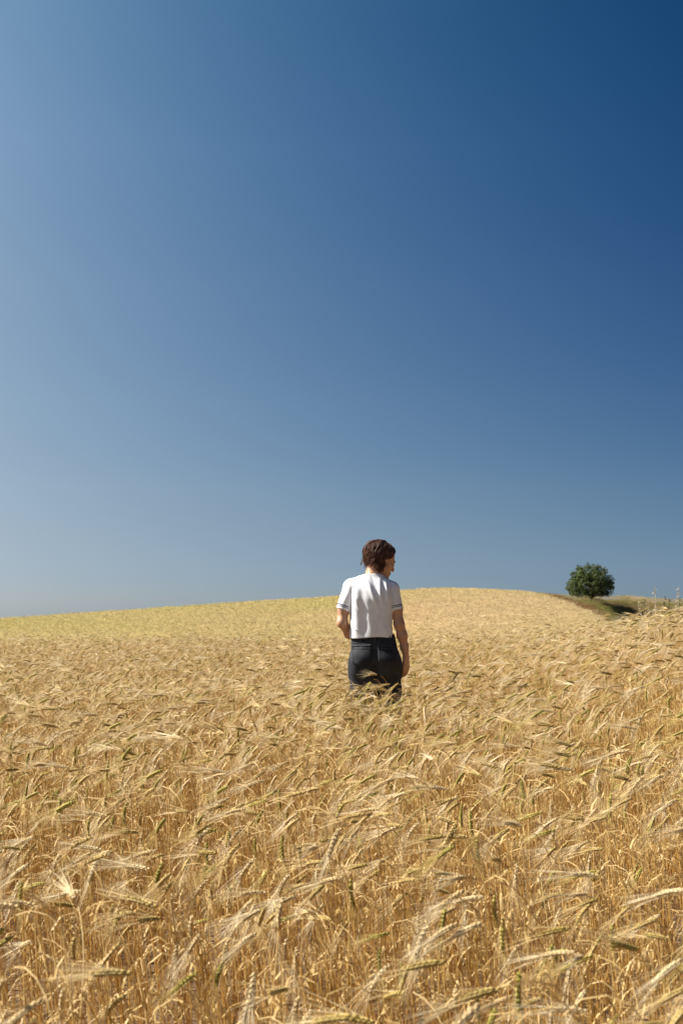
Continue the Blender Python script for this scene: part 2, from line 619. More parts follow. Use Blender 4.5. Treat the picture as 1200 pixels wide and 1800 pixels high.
def tuft(seed, n, size, h, spread, ears=True):
    r = random.Random(seed)
    mb = MB()
    for i in range(n):
        x, y = r.uniform(-size, size), r.uniform(-size, size)
        hh = h * r.uniform(.7, 1.12)
        lx, ly = r.gauss(-spread * .4, spread), r.gauss(0, spread)
        w = r.uniform(.003, .006)
        a = r.uniform(0, math.pi)
        s = Vector((math.cos(a), math.sin(a), 0))
        b, m_, t = Vector((x, y, -.05)), Vector((x + lx * .35, y + ly * .35, hh * .62)), Vector((x + lx, y + ly, hh))
        mb.ribbon([b, m_, t], [w, w * .8, w * .3], s)
        if ears:
            e = t + Vector((r.uniform(-.09, .02), r.uniform(-.05, .05), r.uniform(-.03, .05)))
            mb.ribbon([t - (e - t) * .2, (t + e) * .5, e + (e - t) * .6], [.006, .013, .002], s.cross((e - t).normalized()).normalized())
    return bpy.data.objects.new('tuft', mb.mesh('tuft', [M_FAR]))


crop_src = source_collection('crop_source', [tuft(500 + i, 150, .55, .62, .13) for i in range(6)])
grass_src = source_collection('grass_source', [tuft(540 + i, 110, .55, .20, .08, False) for i in range(3)] + [tuft(560 + i, 70, .5, .55, .15) for i in range(3)])

TREE_PX, TREE_Y = 1037, 125.5
TREE_X = (TREE_PX - 600) / FPX * TREE_Y


def far_points(n, ylo, yhi):
    y = np.sqrt(rng.uniform(ylo ** 2, yhi ** 2, n))
    x = rng.uniform(-.30, .30, n) * y
    return x, y


x, y = far_points(26000, 29, 128)
px = 600 + FPX * x / y
D = np.interp(px, HK, CREST_D)
# where the crop ends and the grassy bank begins (right of a line running down from the crest at px 930)
lawn = px - 2.7 * (D - y) > 925 + 10 * vnoise(x, y, 4, 31)
lawn &= y > 70
ok = (y < D + 3) & ~lawn
x, y, px, D = x[ok], y[ok], px[ok], D[ok]
z = ground(x, y)
nv = vnoise(x, y, 14, 41) * .6 + vnoise(x, y * .45, 5, 42) * .4
left = sstep(760, 500, px)
gold, green = np.array([.84, .68, .40]), np.array([.71, .63, .27])
mixg = np.clip(.20 + .42 * left + .45 * nv, 0, 1)[:, None]
tint = gold * (1 - mixg) + green * mixg
tint *= (1 + .05 * rng.normal(0, 1, len(x)))[:, None]
n = len(x)
rot = np.stack([rng.normal(0, .05, n), rng.normal(0, .05, n), rng.uniform(-.9, .9, n)], 1)
hc = scatter('hill_crop', np.stack([x, y, z], 1), rot, rng.uniform(.85, 1.15, n), rng.integers(0, 6, n), crop_src, tint)
prop(hc, 'pale yellow green crop covering the rounded hill behind the barley', None, None, 'stuff')

x, y = far_points(30000, 62, 134)
px = 600 + FPX * x / y
D = np.interp(px, HK, CREST_D)
edge = px - 2.7 * (D - y) - 925 - 10 * vnoise(x, y, 4, 31)
ok = (edge > -8) & (y < D + 5)
x, y, px, D, edge = x[ok], y[ok], px[ok], D[ok], edge[ok]
z = ground(x, y)
n = len(x)
q = np.clip(.5 + .7 * vnoise(x, y, 5, 51) + .3 * rng.normal(0, 1, n), 0, 1)[:, None]
lush, olive, rust, straw = (np.array(v) for v in ([.21, .22, .060], [.33, .30, .10], [.30, .16, .075], [.58, .46, .24]))
tint = lush * (1 - q) + olive * q
rr = np.clip(sstep(62, 26, edge + 14 * vnoise(x, y, 3, 55)) * 1.0, 0, 1)[:, None] * .8
tint = tint * (1 - rr) + rust * rr
ss = (rng.uniform(0, 1, n) < .03 + .25 * sstep(2, -4, D - y) + .05 * sstep(1080, 1110, px) * sstep(10, 3, D - y))[:, None]
tint = np.where(ss, straw, tint)
tall = (rr[:, 0] > .4) | ss[:, 0] | (rng.uniform(0, 1, n) < .1)
idx = np.where(tall, rng.integers(3, 6, n), rng.integers(0, 3, n))
rot = np.stack([np.zeros(n), np.zeros(n), rng.uniform(0, 6.28, n)], 1)
vg = scatter('verge_grass', np.stack([x, y, z], 1), rot, rng.uniform(.7, 1.1, n), idx, grass_src, tint)
prop(vg, 'green and rusty wild grass on the bank under the tree', None, None, 'stuff')

# ------------------------------------------------------------------ person
class Field:
    """signed distance grid, built up from smooth primitives, meshed with surface nets"""

    def __init__(self, lo, hi, h):
        self.lo, self.h = np.array(lo, float), h
        self.n = np.ceil((np.array(hi) - self.lo) / h).astype(int) + 1
        self.F = np.full(self.n, .5, np.float32)
        self.ax = [self.lo[k] + h * np.arange(self.n[k]) for k in range(3)]

    def box(self, lo, hi):
        a = np.clip(np.floor((np.array(lo) - self.lo) / self.h).astype(int), 0, self.n - 1)
        b = np.clip(np.ceil((np.array(hi) - self.lo) / self.h).astype(int) + 1, 1, self.n)
        return tuple(slice(i, max(j, i + 1)) for i, j in zip(a, b))

    def pts(self, s):
        return np.meshgrid(self.ax[0][s[0]], self.ax[1][s[1]], self.ax[2][s[2]], indexing='ij', sparse=True)

    def merge(self, s, d, k, sub=False):
        a = self.F[s]
        if sub:
            d = -d
            h = np.clip(.5 - .5 * (a - d) / k, 0, 1)
            self.F[s] = a * (1 - h) + d * h + k * h * (1 - h)
        else:
            h = np.clip(.5 + .5 * (a - d) / k, 0, 1)
            self.F[s] = a * (1 - h) + d * h - k * h * (1 - h)

    def cone(self, a, b, ra, rb, k=.01, sub=False, clip=None):
        a, b = np.array(a, float), np.array(b, float)
        m = max(ra, rb) + k + 3 * self.h
        s = self.box(np.minimum(a, b) - m, np.maximum(a, b) + m)
        x, y, z = self.pts(s)
        ba = b - a
        t = np.clip(((x - a[0]) * ba[0] + (y - a[1]) * ba[1] + (z - a[2]) * ba[2]) / max(ba @ ba, 1e-9), 0, 1)
        d = np.sqrt((x - a[0] - t * ba[0]) ** 2 + (y - a[1] - t * ba[1]) ** 2 + (z - a[2] - t * ba[2]) ** 2) - (ra + (rb - ra) * t)
        if clip is not None:
            d = np.maximum(d, clip(x, y, z))
        self.merge(s, d.astype(np.float32), k, sub)

    def chain(self, P, r, k=.01, join=.012):
        for i in range(len(P) - 1):
            self.cone(P[i], P[i + 1], r[i], r[i + 1], k if i == 0 else join)

    def ell(self, c, r, k=.01, rot=None, sub=False):
        c, r = np.array(c, float), np.array(r, float)
        m = r.max() + k + 3 * self.h
        s = self.box(c - m, c + m)
        x, y, z = self.pts(s)
        x, y, z = x - c[0], y - c[1], z - c[2]
        if rot is not None:
            M = np.array(rot)
            x, y, z = (M[0, i] * x + M[1, i] * y + M[2, i] * z for i in range(3))
        q = np.sqrt((x / r[0]) ** 2 + (y / r[1]) ** 2 + (z / r[2]) ** 2)
        g = np.sqrt((x / r[0] ** 2) ** 2 + (y / r[1] ** 2) ** 2 + (z / r[2] ** 2) ** 2) + 1e-9
        d = q * (q - 1) / g
        self.merge(s, d.astype(np.float32), k, sub)

    def stack(self, secs, k=.01, power=2.4):
        """upright tube of superellipse sections (z, cx, cy, a, b)"""
        S = np.array(sorted(secs))
        s = self.box((S[:, 1].min() - .3, S[:, 2].min() - .3, S[0, 0] - .02), (S[:, 1].max() + .3, S[:, 2].max() + .3, S[-1, 0] + .02))
        x, y, z = self.pts(s)
        zf = z.ravel()
        zs = np.linspace(-.03, .03, 13)
        cx, cy, a, b = (sum(np.interp(zf + d_, S[:, 0], S[:, i]) * (1 - abs(d_) / .035) for d_ in zs).reshape(1, 1, -1) / sum(1 - abs(d_) / .035 for d_ in zs) for i in range(1, 5))
        q = (np.abs((x - cx) / a) ** power + np.abs((y - cy) / b) ** power) ** (1 / power)
        d = (q - 1) * np.minimum(a, b)
        d = np.maximum(d, np.maximum(S[0, 0] - z, z - S[-1, 0]))
        self.merge(s, d.astype(np.float32), k)

    def displace(self, fn):
        x, y, z = np.meshgrid(*self.ax, indexing='ij', sparse=True)
        self.F = self.F - fn(x, y, z).astype(np.float32)

    def cut(self, fn):
        x, y, z = np.meshgrid(*self.ax, indexing='ij', sparse=True)
        self.F = np.maximum(self.F, fn(x, y, z)).astype(np.float32)

    def nets(self):
        F, h = self.F, self.h
        ins = F < 0
        c = [ins[i:i + F.shape[0] - 1, j:j + F.shape[1] - 1, k:k + F.shape[2] - 1] for i in (0, 1) for j in (0, 1) for k in (0, 1)]
        cnt = sum(q.astype(np.int8) for q in c)
        act = (cnt > 0) & (cnt < 8)
        I, J, K = np.nonzero(act)
        vid = np.full(act.shape, -1, np.int64)
        vid[I, J, K] = np.arange(len(I))
        off = [(i, j, k) for i in (0, 1) for j in (0, 1) for k in (0, 1)]
        val = np.stack([F[I + o[0], J + o[1], K + o[2]] for o in off], 1)
        acc = np.zeros((len(I), 3)); num = np.zeros(len(I))
        for a in range(8):
            for b in range(a + 1, 8):
                if sum(abs(p - q) for p, q in zip(off[a], off[b])) != 1:
                    continue
                cr = (val[:, a] < 0) != (val[:, b] < 0)
                t = np.where(cr, val[:, a] / np.where(cr, val[:, a] - val[:, b], 1), 0)
                oa, ob = np.array(off[a]), np.array(off[b])
                acc += np.where(cr[:, None], oa + t[:, None] * (ob - oa), 0)
                num += cr
        V = (np.stack([I, J, K], 1) + acc / num[:, None]) * h + self.lo
        Fs = []
        for ax in range(3):
            sl0 = [slice(None)] * 3; sl1 = [slice(None)] * 3
            sl0[ax] = slice(0, -1); sl1[ax] = slice(1, None)
            A, B = ins[tuple(sl0)], ins[tuple(sl1)]
            u, v = (ax + 1) % 3, (ax + 2) % 3
            e = np.array(np.nonzero(A != B)).T
            e = e[(e[:, u] > 0) & (e[:, v] > 0) & (e[:, u] < F.shape[u] - 1) & (e[:, v] < F.shape[v] - 1)]
            du, dv = np.eye(3, dtype=int)[u], np.eye(3, dtype=int)[v]
            q = [vid[tuple((e - o).T)] for o in (0 * du, du, du + dv, dv)]
            Q = np.stack(q, 1)
            fl = ~A[tuple(e.T)]
            Q[fl] = Q[fl][:, ::-1]
            Fs.append(Q)
        Q = np.concatenate(Fs)
        return V, Q[(Q >= 0).all(1)]

    def front(self, x, z):
        """y of the first surface met coming from the camera side (-y)"""
        i = np.clip(((x - self.lo[0]) / self.h).round().astype(int), 0, self.n[0] - 1)
        k = np.clip(((z - self.lo[2]) / self.h).round().astype(int), 0, self.n[2] - 1)
        col = self.F[i, :, k]
        j = np.clip(np.argmax(col < 0, 1), 1, None)
        r_ = np.arange(len(j))
        a, b = col[r_, j - 1], col[r_, j]
        return self.lo[1] + self.h * (j - 1 + a / np.maximum(a - b, 1e-6))


# head frame: turned to the person's right and bowed
YAW, BOW, HS = R(66), R(23), .90
f_ = Vector((math.sin(YAW) * math.cos(BOW), math.cos(YAW) * math.cos(BOW), -math.sin(BOW)))
r_ = Vector((math.cos(YAW), -math.sin(YAW), 0))
u_ = r_.cross(f_)
HM = np.array([list(r_), list(f_), list(u_)]).T        # columns: right, forward, up
HO = np.array([.061, .035, 1.586])


def hp(x, y, z):
    return HO + HM @ (np.array([x, y, z]) * HS)


def hv(v):
    return np.array(v) * HS


m_skin, nt, out = new_mat('skin')
pb = nt.nodes.new('ShaderNodeBsdfPrincipled')
nt.links.new(mixc(nt, ramp(nt, noise(nt, 30, 4), .3, .7), (.42, .215, .125), (.50, .275, .17)), pb.inputs['Base Color'])
pb.inputs['Roughness'].default_value = .48
nt.links.new(pb.outputs[0], out.inputs['Surface'])

m_shirt = cloth_mat('white_jersey', (.69, .71, .75), (.75, .77, .81), 20, .85, .05, 160)
m_stripe = cloth_mat('navy_stripe', (.05, .065, .12), (.08, .09, .15), 60)
m_denim = cloth_mat('black_denim', (.014, .0155, .019), (.040, .043, .051), 14, .85, .2, 250)
m_denim_edge = cloth_mat('worn_denim_seam', (.026, .028, .034), (.060, .063, .072), 90, .9, .4, 900)
m_shoe = cloth_mat('dark_leather', (.03, .025, .02), (.05, .04, .03), 20, .5)
m_metal, nt, out = new_mat('brass')
pb = nt.nodes.new('ShaderNodeBsdfPrincipled'); pb.inputs['Base Color'].default_value = (.75, .55, .28, 1)
pb.inputs['Metallic'].default_value = 1.0; pb.inputs['Roughness'].default_value = .35
nt.links.new(pb.outputs[0], out.inputs['Surface'])
m_eye = cloth_mat('eye_brown', (.02, .012, .008), (.04, .02, .012), 90, .2, 0.0)
m_hair, nt, out = new_mat('brown_hair')
pb = nt.nodes.new('ShaderNodeBsdfPrincipled')
nt.links.new(mixc(nt, ramp(nt, noise(nt, 55, 4), .3, .72), (.020, .010, .006), (.16, .062, .032)), pb.inputs['Base Color'])
pb.inputs['Roughness'].default_value = .62
pb.inputs['Specular IOR Level'].default_value = .35
nt.links.new(pb.outputs[0], out.inputs['Surface'])

# ---- body (skin): head, neck, trunk, arms, hands
B = Field((-.30, -.20, .72), (.32, .28, 1.74), .004)
B.stack([(.88, 0.0, .0, .09, .06), (.95, .0, .0, .11, .08), (1.08, -.012, .0, .12, .085), (1.3, -.008, .0, .14, .095), (1.40, -.006, .0, .13, .085), (1.445, -.008, .0, .09, .07)], .02)
B.cone((-.012, .005, 1.43), (.012, .028, 1.56), .060, .052, .03)
B.cone((-.01, 0, 1.445), (-.13, 0, 1.405), .036, .034, .03)
B.cone((-.01, 0, 1.445), (.11, 0, 1.395), .036, .034, .03)
# skull and face
B.ell(hp(0, -.012, .045), hv((.074, .098, .086)), .012, HM)
B.ell(hp(0, .034, -.020), hv((.061, .060, .086)), .02, HM)
B.cone(hp(0, .025, -.055), hp(0, .074, -.100), .046 * HS, .019 * HS, .02)
for s in (-1, 1):
    B.cone(hp(.048 * s, .000, -.042), hp(.014 * s, .076, -.098), .020 * HS, .015 * HS, .02)
    B.cone(hp(.040 * s, .072, -.012), hp(.052 * s, .040, -.010), .016 * HS, .016 * HS, .012)
B.cone(hp(-.034, .080, .030), hp(.034, .080, .030), .013 * HS, .013 * HS, .012)
for s in (-1, 1):
    B.ell(hp(.031 * s, .099, .010), hv((.018, .014, .012)), .008, HM, True)
    B.ell(hp(.031 * s, .081, .009), hv((.013, .012, .011)), .002, HM)
B.cone(hp(0, .090, .022), hp(0, .113, -.024), .0075 * HS, .0105 * HS, .010)
for s in (-1, 1):
    B.ell(hp(.011 * s, .101, -.028), hv((.009, .011, .009)), .006, HM)
B.cone(hp(-.018, .091, -.058), hp(.018, .091, -.058), .008 * HS, .008 * HS, .006)
B.cone(hp(-.015, .090, -.071), hp(.015, .090, -.071), .0085 * HS, .0085 * HS, .005)
B.ell(hp(0, .104, -.0645), hv((.024, .012, .0025)), .003, HM, True)
B.ell(hp(0, .079, -.100), hv((.018, .016, .015)), .012, HM)
for s in (-1, 1):
    er = HM @ np.array(Matrix.Rotation(.35 * s, 3, 'Z') @ Matrix.Rotation(-.2, 3, 'X'))
    B.ell(hp(.078 * s, -.008, .000), hv((.010, .020, .034)), .006, er)
    B.ell(hp(.088 * s, -.004, .004), hv((.008, .011, .020)), .004, er, True)
# arms
B.chain([(-.152, 0, 1.405), (-.203, -.010, 1.265), (-.215, -.022, 1.170), (-.165, .055, 1.095), (-.095, .125, 1.045)], [.034, .036, .031, .033, .024], .03, .03)
B.ell((-.219, -.038, 1.160), (.020, .018, .024), .025)
B.chain([(.132, 0, 1.392), (.161, -.013, 1.265), (.178, -.026, 1.155), (.197, -.020, 1.08), (.213, -.004, 1.0), (.222, .006, .953)], [.034, .036, .031, .0315, .0245, .0215], .03, .03)
B.ell((.176, -.044, 1.150), (.018, .017, .022), .025)
# left hand (tucked in front), knuckles closed
lh = np.array([-.062, .150, 1.020])
B.cone((-.095, .125, 1.045), lh, .025, .027, .015)
for i in range(4):
    o_ = np.array([.004, .004, .03 - .02 * i])
    B.chain([lh + o_ * .8, lh + o_ + (.035, .012, -.01), lh + o_ + (.045, -.012, -.02), lh + o_ + (.025, -.02, -.02)], [.010, .009, .008, .0075], .008, .004)
B.chain([lh + (-.01, -.01, .03), lh + (.02, -.02, .045), lh + (.045, -.022, .04)], [.012, .010, .008], .008, .004)
# right hand hanging, fingers lightly curled
w_ = np.array([.222, .006, .953])
bx = np.array([.50, .86, 0.]); bx /= np.linalg.norm(bx)
nv_ = np.array([-.86, .50, 0.])
dn = np.array([.02, .10, -1.0]); dn /= np.linalg.norm(dn)
for i, (L_, r0) in enumerate([(.066, .0080), (.074, .0088), (.080, .0092), (.074, .0090)]):
    o_ = bx * (i - 1.5) * .0195
    k0 = w_ + dn * .012 + o_ * .45
    k1 = w_ + dn * (.082 + .004 * i) + o_ * 1.05
    a1 = (dn + nv_ * .25); a1 /= np.linalg.norm(a1)
    a2 = (dn + nv_ * .75); a2 /= np.linalg.norm(a2)
    a3 = (dn * .75 + nv_); a3 /= np.linalg.norm(a3)
    k2 = k1 + a1 * L_ * .46; k3 = k2 + a2 * L_ * .32; k4 = k3 + a3 * L_ * .24
    B.chain([k0, k1, k2, k3, k4], [.013, .0115, r0, r0 * .93, r0 * .8], .010, .003)
tb = w_ + dn * .022 + bx * .018
t1 = tb + dn * .035 + bx * .026 + nv_ * .010
t2 = t1 + dn * .030 + bx * .006 + nv_ * .010
t3 = t2 + dn * .024 + nv_ * .006
B.chain([tb, t1, t2, t3], [.015, .0115, .0098, .0085], .010, .003)
V, Q = B.nets()
body_mesh = mesh_np('person_body', V, Q, [m_skin])
person = obj('person', body_mesh)
prop(person, 'person in white t-shirt and black jeans standing waist-deep in barley, seen from behind', 'person')

# ---- t-shirt
T = Field((-.32, -.20, 1.03), (.30, .22, 1.53), .003)
T.stack([(1.062, -.0135, -.004, .147, .112), (1.15, -.016, -.004, .143, .112), (1.25, -.012, -.006, .150, .114), (1.33, -.008, -.008, .158, .116), (1.40, -.008, -.006, .150, .104), (1.45, -.008, .0, .118, .085), (1.475, -.008, .006, .085, .072), (1.50, -.004, .010, .066, .064), (1.512, -.002, .012, .062, .061)], .02, 2.5)
LA, LB = np.array([-.150, 0, 1.412]), np.array([-.208, -.010, 1.255])
RA, RB = np.array([.124, 0, 1.396]), np.array([.157, -.014, 1.252])


def sleeve_clip(a, b, lo=None, hi=None):
    d = (b - a) / np.linalg.norm(b - a)
    L = np.linalg.norm(b - a)

    def fn(x, y, z):
        t = (x - a[0]) * d[0] + (y - a[1]) * d[1] + (z - a[2]) * d[2]
        g = t - L if hi is None else t - hi
        return g if lo is None else np.maximum(g, lo - t)
    return fn


def shoulders(F_, grow=0.0):
    F_.cone((-.05, .002, 1.468), LA, .036 + grow, .052 + grow, .03)
    F_.cone((.035, .002, 1.462), RA, .036 + grow, .052 + grow, .03)
    for a, b in ((LA, LB), (RA, RB)):
        e = a + (b - a) * 1.25
        F_.cone(a, e, .054 + grow, .0475 + grow, .022, clip=sleeve_clip(a, b))


shoulders(T)
FOLDS = [((-.050, 1.475), (.028, 1.265), .0085, .015), ((-.082, 1.44), (-.062, 1.10), -.0085, .026), ((-.122, 1.45), (-.125, 1.08), .005, .03),
         ((-.005, 1.46), (.052, 1.25), -.007, .017), ((.040, 1.46), (.048, 1.34), .0065, .012), ((.062, 1.455), (.080, 1.30), -.006, .013),
         ((.085, 1.45), (.100, 1.32), .006, .012), ((.02, 1.22), (.095, 1.09), .004, .02), ((-.03, 1.25), (-.01, 1.08), .004, .022),
         ((.128, 1.43), (.125, 1.24), -.010, .012), ((-.146, 1.40), (-.152, 1.20), -.008, .012), ((.06, 1.25), (.02, 1.10), -.004, .018),
         ((-.150, 1.36), (-.095, 1.30), .0035, .007), ((-.150, 1.33), (-.105, 1.25), -.003, .006), ((.125, 1.36), (.075, 1.30), .0035, .007), ((.125, 1.32), (.085, 1.22), .003, .006),
         ((.120, 1.16), (.06, 1.12), .003, .007), ((-.150, 1.14), (-.09, 1.105), .0028, .006), ((-.02, 1.49), (.01, 1.44), -.003, .006), ((-.17, 1.38), (-.205, 1.30), .003, .010), ((.15, 1.38), (.16, 1.29), .003, .010)]


def folds(x, y, z):
    s = 0
    for (x0, z0), (x1, z1), A, w in FOLDS:
        dx, dz = x1 - x0, z1 - z0
        t = np.clip(((x - x0) * dx + (z - z0) * dz) / (dx * dx + dz * dz), 0, 1)
        d2 = (x - x0 - t * dx) ** 2 + (z - z0 - t * dz) ** 2
        s = s + A * np.exp(-d2 / w ** 2) * np.sin(np.pi * np.clip(t * .86 + .07, 0, 1)) ** .7
    s = s + .0025 * np.sin(x * 48 + 2.0 * np.sin(z * 13)) * sstep(1.22, 1.07, z)
    back = np.clip((.02 - y) / .05, 0, 1)
    return s * back


T.displace(folds)
T.cut(lambda x, y, z: (1.066 + .006 * np.sin(x * 21 + 1.0) - z) + 0 * y)
T.cut(lambda x, y, z: z - (1.503 - .25 * (y + .05) * (y > -.05) + .02 * x))
V, Q = T.nets()
shirt = obj('t_shirt', mesh_np('t_shirt', V, Q, [m_shirt]), person)
for a, b in ((LA, LB), (RA, RB)):
    L = np.linalg.norm(b - a)
    for lo, hi in ((L - .033, L - .026), (L - .021, L - .0165)):
        c_ = a + (b - a) * (.5 * (lo + hi) / L)
        S = Field(c_ - .075, c_ + .075, .002)
        e = a + (b - a) * 1.25
        S.cone(a, e, .0565, .0500, .002, clip=sleeve_clip(a, b, lo, hi))
        V, Q = S.nets()
        obj('sleeve_stripe', mesh_np('sleeve_stripe', V, Q, [m_stripe]), shirt)

# ---- jeans
J = Field((-.25, -.22, .03), (.30, .24, 1.12), .005)
J.stack([(.72, .012, .0, .09, .03), (.80, .012, -.002, .150, .085), (.86, .012, -.006, .168, .112), (.92, .010, -.008, .166, .124), (.98, .006, -.004, .160, .118), (1.04, .002, .0, .154, .108), (1.09, -.004, .0, .148, .100)], .04, 2.3)
for s, cx in ((-1, -.075), (1, .095)):
    J.ell((cx, -.055, .905), (.080, .075, .085), .05)
J.chain([(-.070, 0, .86), (-.082, .02, .48), (-.092, -.01, .07)], [.092, .078, .074], .05, .03)
J.chain([(.098, .01, .86), (.120, .07, .48), (.128, .05, .07)], [.092, .078, .074], .05, .03)
J.displace(lambda x, y, z: .0035 * np.sin(z * 55 + x * 30 + 2 * np.sin(y * 20)) * sstep(.93, .80, z) - .008 * np.exp(-((x - .010) / .012) ** 2) * sstep(.99, .86, z))
J.cut(lambda x, y, z: .045 - z + 0 * x + 0 * y)
V, Q = J.nets()
jeans = obj('jeans', mesh_np('jeans', V, Q, [m_denim]), person)


def patch(outline_x, outline_z, thick, nu, nv2, name, mat, parent, lift=.002):
    """sheet laid on the back of the jeans; outline_x(u,v), outline_z(u,v)"""
    U, W = np.meshgrid(np.linspace(0, 1, nu), np.linspace(0, 1, nv2), indexing='ij')
    x, z = outline_x(U, W).ravel(), outline_z(U, W).ravel()
    y = J.front(x, z)
    top = np.stack([x, y - lift - thick, z], 1); bot = np.stack([x, y + .004, z], 1)
    V = np.concatenate([top, bot])
    id_ = np.arange(nu * nv2).reshape(nu, nv2)
    F_ = [tuple(q) for q in np.stack([id_[:-1, :-1], id_[1:, :-1], id_[1:, 1:], id_[:-1, 1:]], -1).reshape(-1, 4)]
    loop = list(id_[:, 0]) + list(id_[-1, 1:]) + list(id_[::-1, -1][1:]) + list(id_[0, ::-1][1:-1])
    m = nu * nv2
    for i in range(len(loop)):
        a, b = loop[i], loop[(i + 1) % len(loop)]
        F_.append((int(b), int(a), int(a + m), int(b + m)))
    return obj(name, mesh_np(name, V, [tuple(int(k) for k in q) for q in F_], [mat]), parent)


for cx, sgn in ((-.082, 1), (.092, -1)):
    pk = patch(lambda U, W: cx + (U - .5) * (.118 + .018 * W), lambda U, W: .895 + .125 * W - .022 * (1 - np.abs(2 * U - 1)) * (1 - W) + .004 * sgn * (U - .5), .003, 14, 14, 'back_pocket', m_denim, jeans)
    for zz, hh in ((1.010, .007), (.992, .004)):
        patch(lambda U, W: cx + (U - .5) * .134, lambda U, W: zz + hh * W + .004 * sgn * (U - .5), .0055, 12, 3, 'pocket_hem', m_denim_edge, pk)
    patch(lambda U, W: cx - sgn * (.060 + .004 * W) + U * .004, lambda U, W: .90 + .115 * W, .005, 3, 14, 'pocket_seam', m_denim_edge, pk)
patch(lambda U, W: -.150 + .305 * U, lambda U, W: 1.032 + .006 * W - .018 * (1 - np.abs(2 * U - 1)), .002, 40, 3, 'yoke_seam', m_denim_edge, jeans)
for lx in (-.095, .005, .105):
    patch(lambda U, W: lx + .010 * U, lambda U, W: 1.040 + .045 * W, .005, 3, 8, 'belt_loop', m_denim_edge, jeans)

# ---- shoes
for cx, cy in ((-.092, .02), (.128, .08)):
    S = Field((cx - .08, cy - .16, 0), (cx + .08, cy + .22, .16), .006)
    S.cone((cx, cy - .07, .045), (cx, cy + .11, .035), .042, .038, .02)
    S.cone((cx, cy - .03, .06), (cx, cy - .03, .11), .042, .04, .02)
    S.cut(lambda x, y, z: .012 - z + 0 * x + 0 * y)
    V, Q = S.nets()
    obj('shoe', mesh_np('shoe', V, Q, [m_shoe]), person)

# ---- hair: wavy chin-length bob, swept back from the forehead behind the ear
def hair_r(th, ph):
    """distance from head centre of the hair surface; th 0 = forward, ph polar angle from the crown"""
    a, b, cz = .081, .105 + .006 * np.cos(th), .092
    sx, sy, sz = np.sin(ph) * np.sin(th), np.sin(ph) * np.cos(th), np.cos(ph)
    return 1 / math.sqrt((sx / a) ** 2 + (sy / b) ** 2 + (sz / cz) ** 2)


HF = Field(HO - .19, HO + .19, .004)
HF.ell(hp(0, -.016, .052), hv((.084, .108, .094)), .01, HM)
HF.ell(hp(0, -.062, -.005), hv((.078, .055, .080)), .03, HM)
for s in (-1, 1):
    HF.ell(hp(.062 * s, -.030, -.030), hv((.024, .038, .060)), .02, HM)
IM = HM.T / HS


def hloc(x, y, z):
    x, y, z = x - HO[0], y - HO[1], z - HO[2]
    return [IM[i, 0] * x + IM[i, 1] * y + IM[i, 2] * z for i in range(3)]


def face_cut(x, y, z):
    a, b, c = hloc(x, y, z)
    g = np.minimum(b - .030 - .55 * np.clip(c - .02, -.05, .12), .088 - c + .25 * (b - .05))   # inside face opening when > 0
    ear = .026 - np.sqrt((b + .004) ** 2 + ((c - .004) * .8) ** 2) - .0 * a
    nape = np.minimum(-.062 - c + .35 * np.abs(a) * 0, .5)
    return np.maximum(np.maximum(g, np.where(np.abs(a) > .05, ear, -1)), nape) * .8


HF.cut(face_cut)


def waves(x, y, z):
    a, b, c = hloc(x, y, z)
    th = np.arctan2(a, -b)
    return .0018 * np.sin(th * 17 + 3.0 * np.sin(c * 34)) - .004


